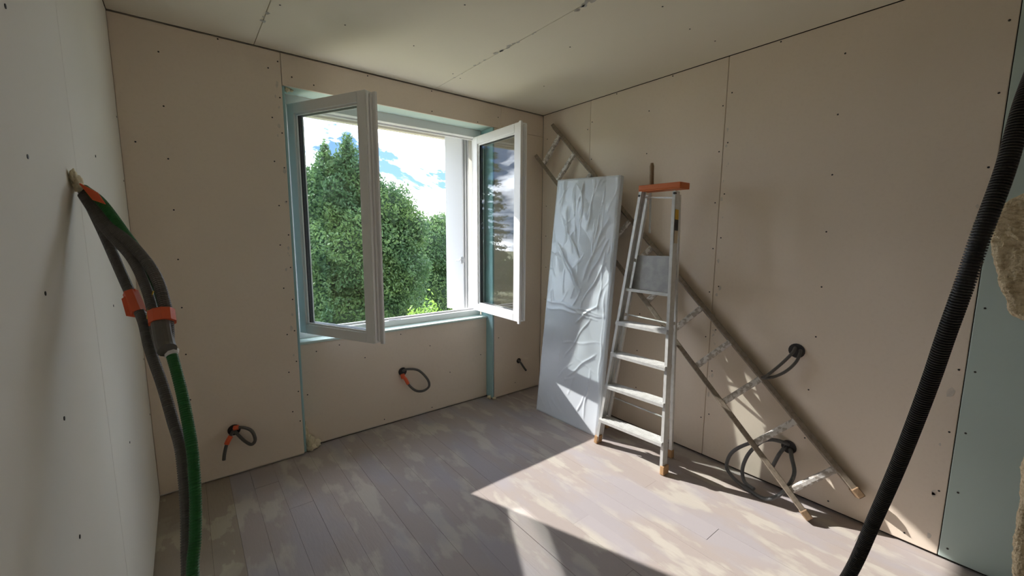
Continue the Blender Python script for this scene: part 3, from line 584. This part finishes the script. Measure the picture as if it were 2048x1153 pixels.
# ================================================================== OUTSIDE
gz = -3.0
struct(box('ground', (-60, .8, gz-.2), (70, 90, gz), 'grass'))
def leaves(lobes, n, size, seed, shell=.55, up_bias=.2):
    r_ = np.random.default_rng(seed); vol = np.array([l[1][0]*l[1][1]+l[1][0]*l[1][2] for l in lobes]); pr = vol/vol.sum()
    which = r_.choice(len(lobes), n, p=pr); cen = np.array([l[0] for l in lobes])[which]; rad = np.array([l[1] for l in lobes])[which]
    d = r_.normal(size=(n, 3)); d /= np.linalg.norm(d, axis=1)[:, None]
    rr = shell+(1.08-shell)*r_.random(n)**.6
    bumps = 1+.16*np.sin(d[:, 0]*7+which)*np.sin(d[:, 2]*8+which*2)+.10*np.sin(d[:, 1]*13+which)
    c = cen+d*rad*(rr*bumps)[:, None]
    a = r_.normal(size=(n, 3)); a /= np.linalg.norm(a, axis=1)[:, None]; b = np.cross(a, r_.normal(size=(n, 3))); b /= np.linalg.norm(b, axis=1)[:, None]
    s = size*r_.uniform(.6, 1.3, n)[:, None]
    q = np.stack([c-a*s, c+b*s*.45, c+a*s, c-b*s*.45], 1).reshape(-1, 3)
    return q
def leafmesh(name, q, m, parent):
    n = len(q)//4; me = bpy.data.meshes.new(name); me.vertices.add(len(q)); me.vertices.foreach_set('co', q.astype(np.float32).ravel())
    me.loops.add(4*n); me.loops.foreach_set('vertex_index', np.arange(4*n, dtype=np.int32)); me.polygons.add(n)
    me.polygons.foreach_set('loop_start', np.arange(0, 4*n, 4, dtype=np.int32)); me.polygons.foreach_set('loop_total', np.full(n, 4, dtype=np.int32))
    me.materials.append(M[m]); me.update(calc_edges=True); me.validate()
    o = bpy.data.objects.new(name, me); col.objects.link(o); o.parent = parent; o.matrix_parent_inverse = Matrix.Translation(-parent.location); o['kind'] = 'stuff'; return o
def tree(name, label, base, lobes, n, size, m, seed, trunk_r=.14, cat='tree', core=.72):
    t = thing(name, label, cat, base); leafmesh('foliage', leaves(lobes, n, size, seed), m, t)
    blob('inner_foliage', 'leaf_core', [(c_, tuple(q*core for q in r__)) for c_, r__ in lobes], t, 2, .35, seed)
    mb = MB(); top = max(l[0][2] for l in lobes); b_ = Vector(base)
    mb.tube([b_, b_+Vector((.05, 0, (top-base[2])*.35)), b_+Vector((-.03, .05, (top-base[2])*.7))], [trunk_r, trunk_r*.75, trunk_r*.4], 10)
    for l in lobes[:6]: mb.tube([b_+Vector((0, 0, (top-base[2])*.4)), Vector(l[0])], [trunk_r*.4, trunk_r*.12], 6)
    mb.build('trunk', 'bark', t); return t
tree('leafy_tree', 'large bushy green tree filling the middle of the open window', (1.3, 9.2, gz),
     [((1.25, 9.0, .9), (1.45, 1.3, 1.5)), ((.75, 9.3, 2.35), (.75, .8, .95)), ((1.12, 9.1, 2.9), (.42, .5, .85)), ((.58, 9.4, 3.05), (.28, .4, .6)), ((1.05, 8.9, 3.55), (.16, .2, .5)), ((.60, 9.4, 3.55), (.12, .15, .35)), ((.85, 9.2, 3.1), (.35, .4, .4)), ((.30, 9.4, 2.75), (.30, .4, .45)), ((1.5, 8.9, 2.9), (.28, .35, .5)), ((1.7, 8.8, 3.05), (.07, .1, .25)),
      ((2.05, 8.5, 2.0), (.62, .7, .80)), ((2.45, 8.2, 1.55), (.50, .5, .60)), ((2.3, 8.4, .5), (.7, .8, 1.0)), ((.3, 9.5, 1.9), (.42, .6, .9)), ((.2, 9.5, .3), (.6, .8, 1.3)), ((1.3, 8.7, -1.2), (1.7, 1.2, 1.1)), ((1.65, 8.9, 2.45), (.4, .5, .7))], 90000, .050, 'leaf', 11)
tree('leafy_tree', 'lower pale green tree behind the right side of the big bushy tree', (5.2, 12.4, gz),
     [((5.1, 12.0, .9), (1.0, 1.0, 1.1)), ((5.6, 12.2, 1.6), (.7, .7, .7)), ((4.5, 12.6, 0.2), (.9, .9, 1.0)), ((6.3, 12.0, .5), (1.0, 1.0, 1.2)), ((5.2, 12.0, -1.2), (1.6, 1.2, 1.2))], 26000, .06, 'leaf', 12)
tree('leafy_tree', 'dark distant tree at the left behind the big bushy tree', (-.3, 15.5, gz),
     [((-.3, 15.5, .3), (1.6, 1.2, 1.9)), ((-1.2, 15.6, -.6), (1.4, 1.1, 1.4)), ((1.0, 15.5, -.6), (1.6, 1.2, 1.6))], 22000, .07, 'leaf', 13)
for i, (px_, py_, s_) in enumerate(((1.25, 4.9, .62), (2.9, 6.2, .5))):
    tree('lime_shrub', ['nearest bright lime green shrub showing just above the bottom window frame', 'lime green shrub behind the nearest one, beside the ribbed shutter', 'lime green shrub low outside behind the left window sash'][i], (px_, py_, gz), [((px_, py_, -.72-.1*i-s_*.5), (s_*.8, s_*.8, 1.0)), ((px_+.25, py_, -.75-.1*i), (s_*.5, s_*.5, s_*.8)), ((px_-.2, py_+.1, -2.0), (s_, s_, 1.0))], 9000, .040, 'leaf_l', 20+i, .04, 'shrub', .7)
# long hedge and woodland edge closing the garden
hd = thing('hedge', 'tall dark hedge along the far side of the garden', 'hedge', (3, 20, gz))
lb = [((x_*1.0, 20+math.sin(x_*1.7), -.9+.5*math.sin(x_*2.3)), (1.2, 1.0, 1.7+.4*math.sin(x_*3.1))) for x_ in np.arange(-16, 24, 1.3)]
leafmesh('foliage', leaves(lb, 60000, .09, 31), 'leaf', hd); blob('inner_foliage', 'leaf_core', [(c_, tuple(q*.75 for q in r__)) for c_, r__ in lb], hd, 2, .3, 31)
# conifer to the left, seen mirrored in the right sash
def conifer(base, hgt_, rad_, label, seed):
    t = thing('conifer', label, 'tree', base); r_ = np.random.default_rng(seed); q = []; mb = MB(); b_ = Vector(base)
    mb.tube([b_, b_+Vector((0, 0, hgt_*.98))], [.16, .02], 8)
    zz = 1.2
    while zz < hgt_-.1:
        R_ = rad_*(1-zz/hgt_)**.75+.08
        for k in range(7):
            th = r_.uniform(0, 6.28); L = R_*r_.uniform(.6, 1.15); e = Vector((math.cos(th)*L, math.sin(th)*L, -L*.10+.14*math.sin(k*3)))
            p0 = b_+Vector((0, 0, zz)); mb.tube([p0, p0+e*.6+Vector((0, 0, -.05*L)), p0+e+Vector((0, 0, .10*L))], [.022, .014, .004], 5)
            m_ = int(110*L); s_ = r_.random(m_)**.7
            c = np.array(p0)+np.outer(s_, np.array(e))+r_.normal(size=(m_, 3))*np.array([.10, .10, .05])*(.5+L*.5)
            a = r_.normal(size=(m_, 3)); a /= np.linalg.norm(a, axis=1)[:, None]; b = np.cross(a, r_.normal(size=(m_, 3))); b /= np.linalg.norm(b, axis=1)[:, None]
            q.append(np.stack([c-a*.07, c+b*.022, c+a*.07, c-b*.022], 1).reshape(-1, 3))
        zz += r_.uniform(.22, .34)
    mb.build('trunk', 'bark', t); leafmesh('foliage', np.concatenate(q), 'leaf_dk', t); return t
conifer((-8.0, 12.0, gz), 9.2, 1.35, 'tall dark conifer outside to the left, mirrored in the right window sash', 41)
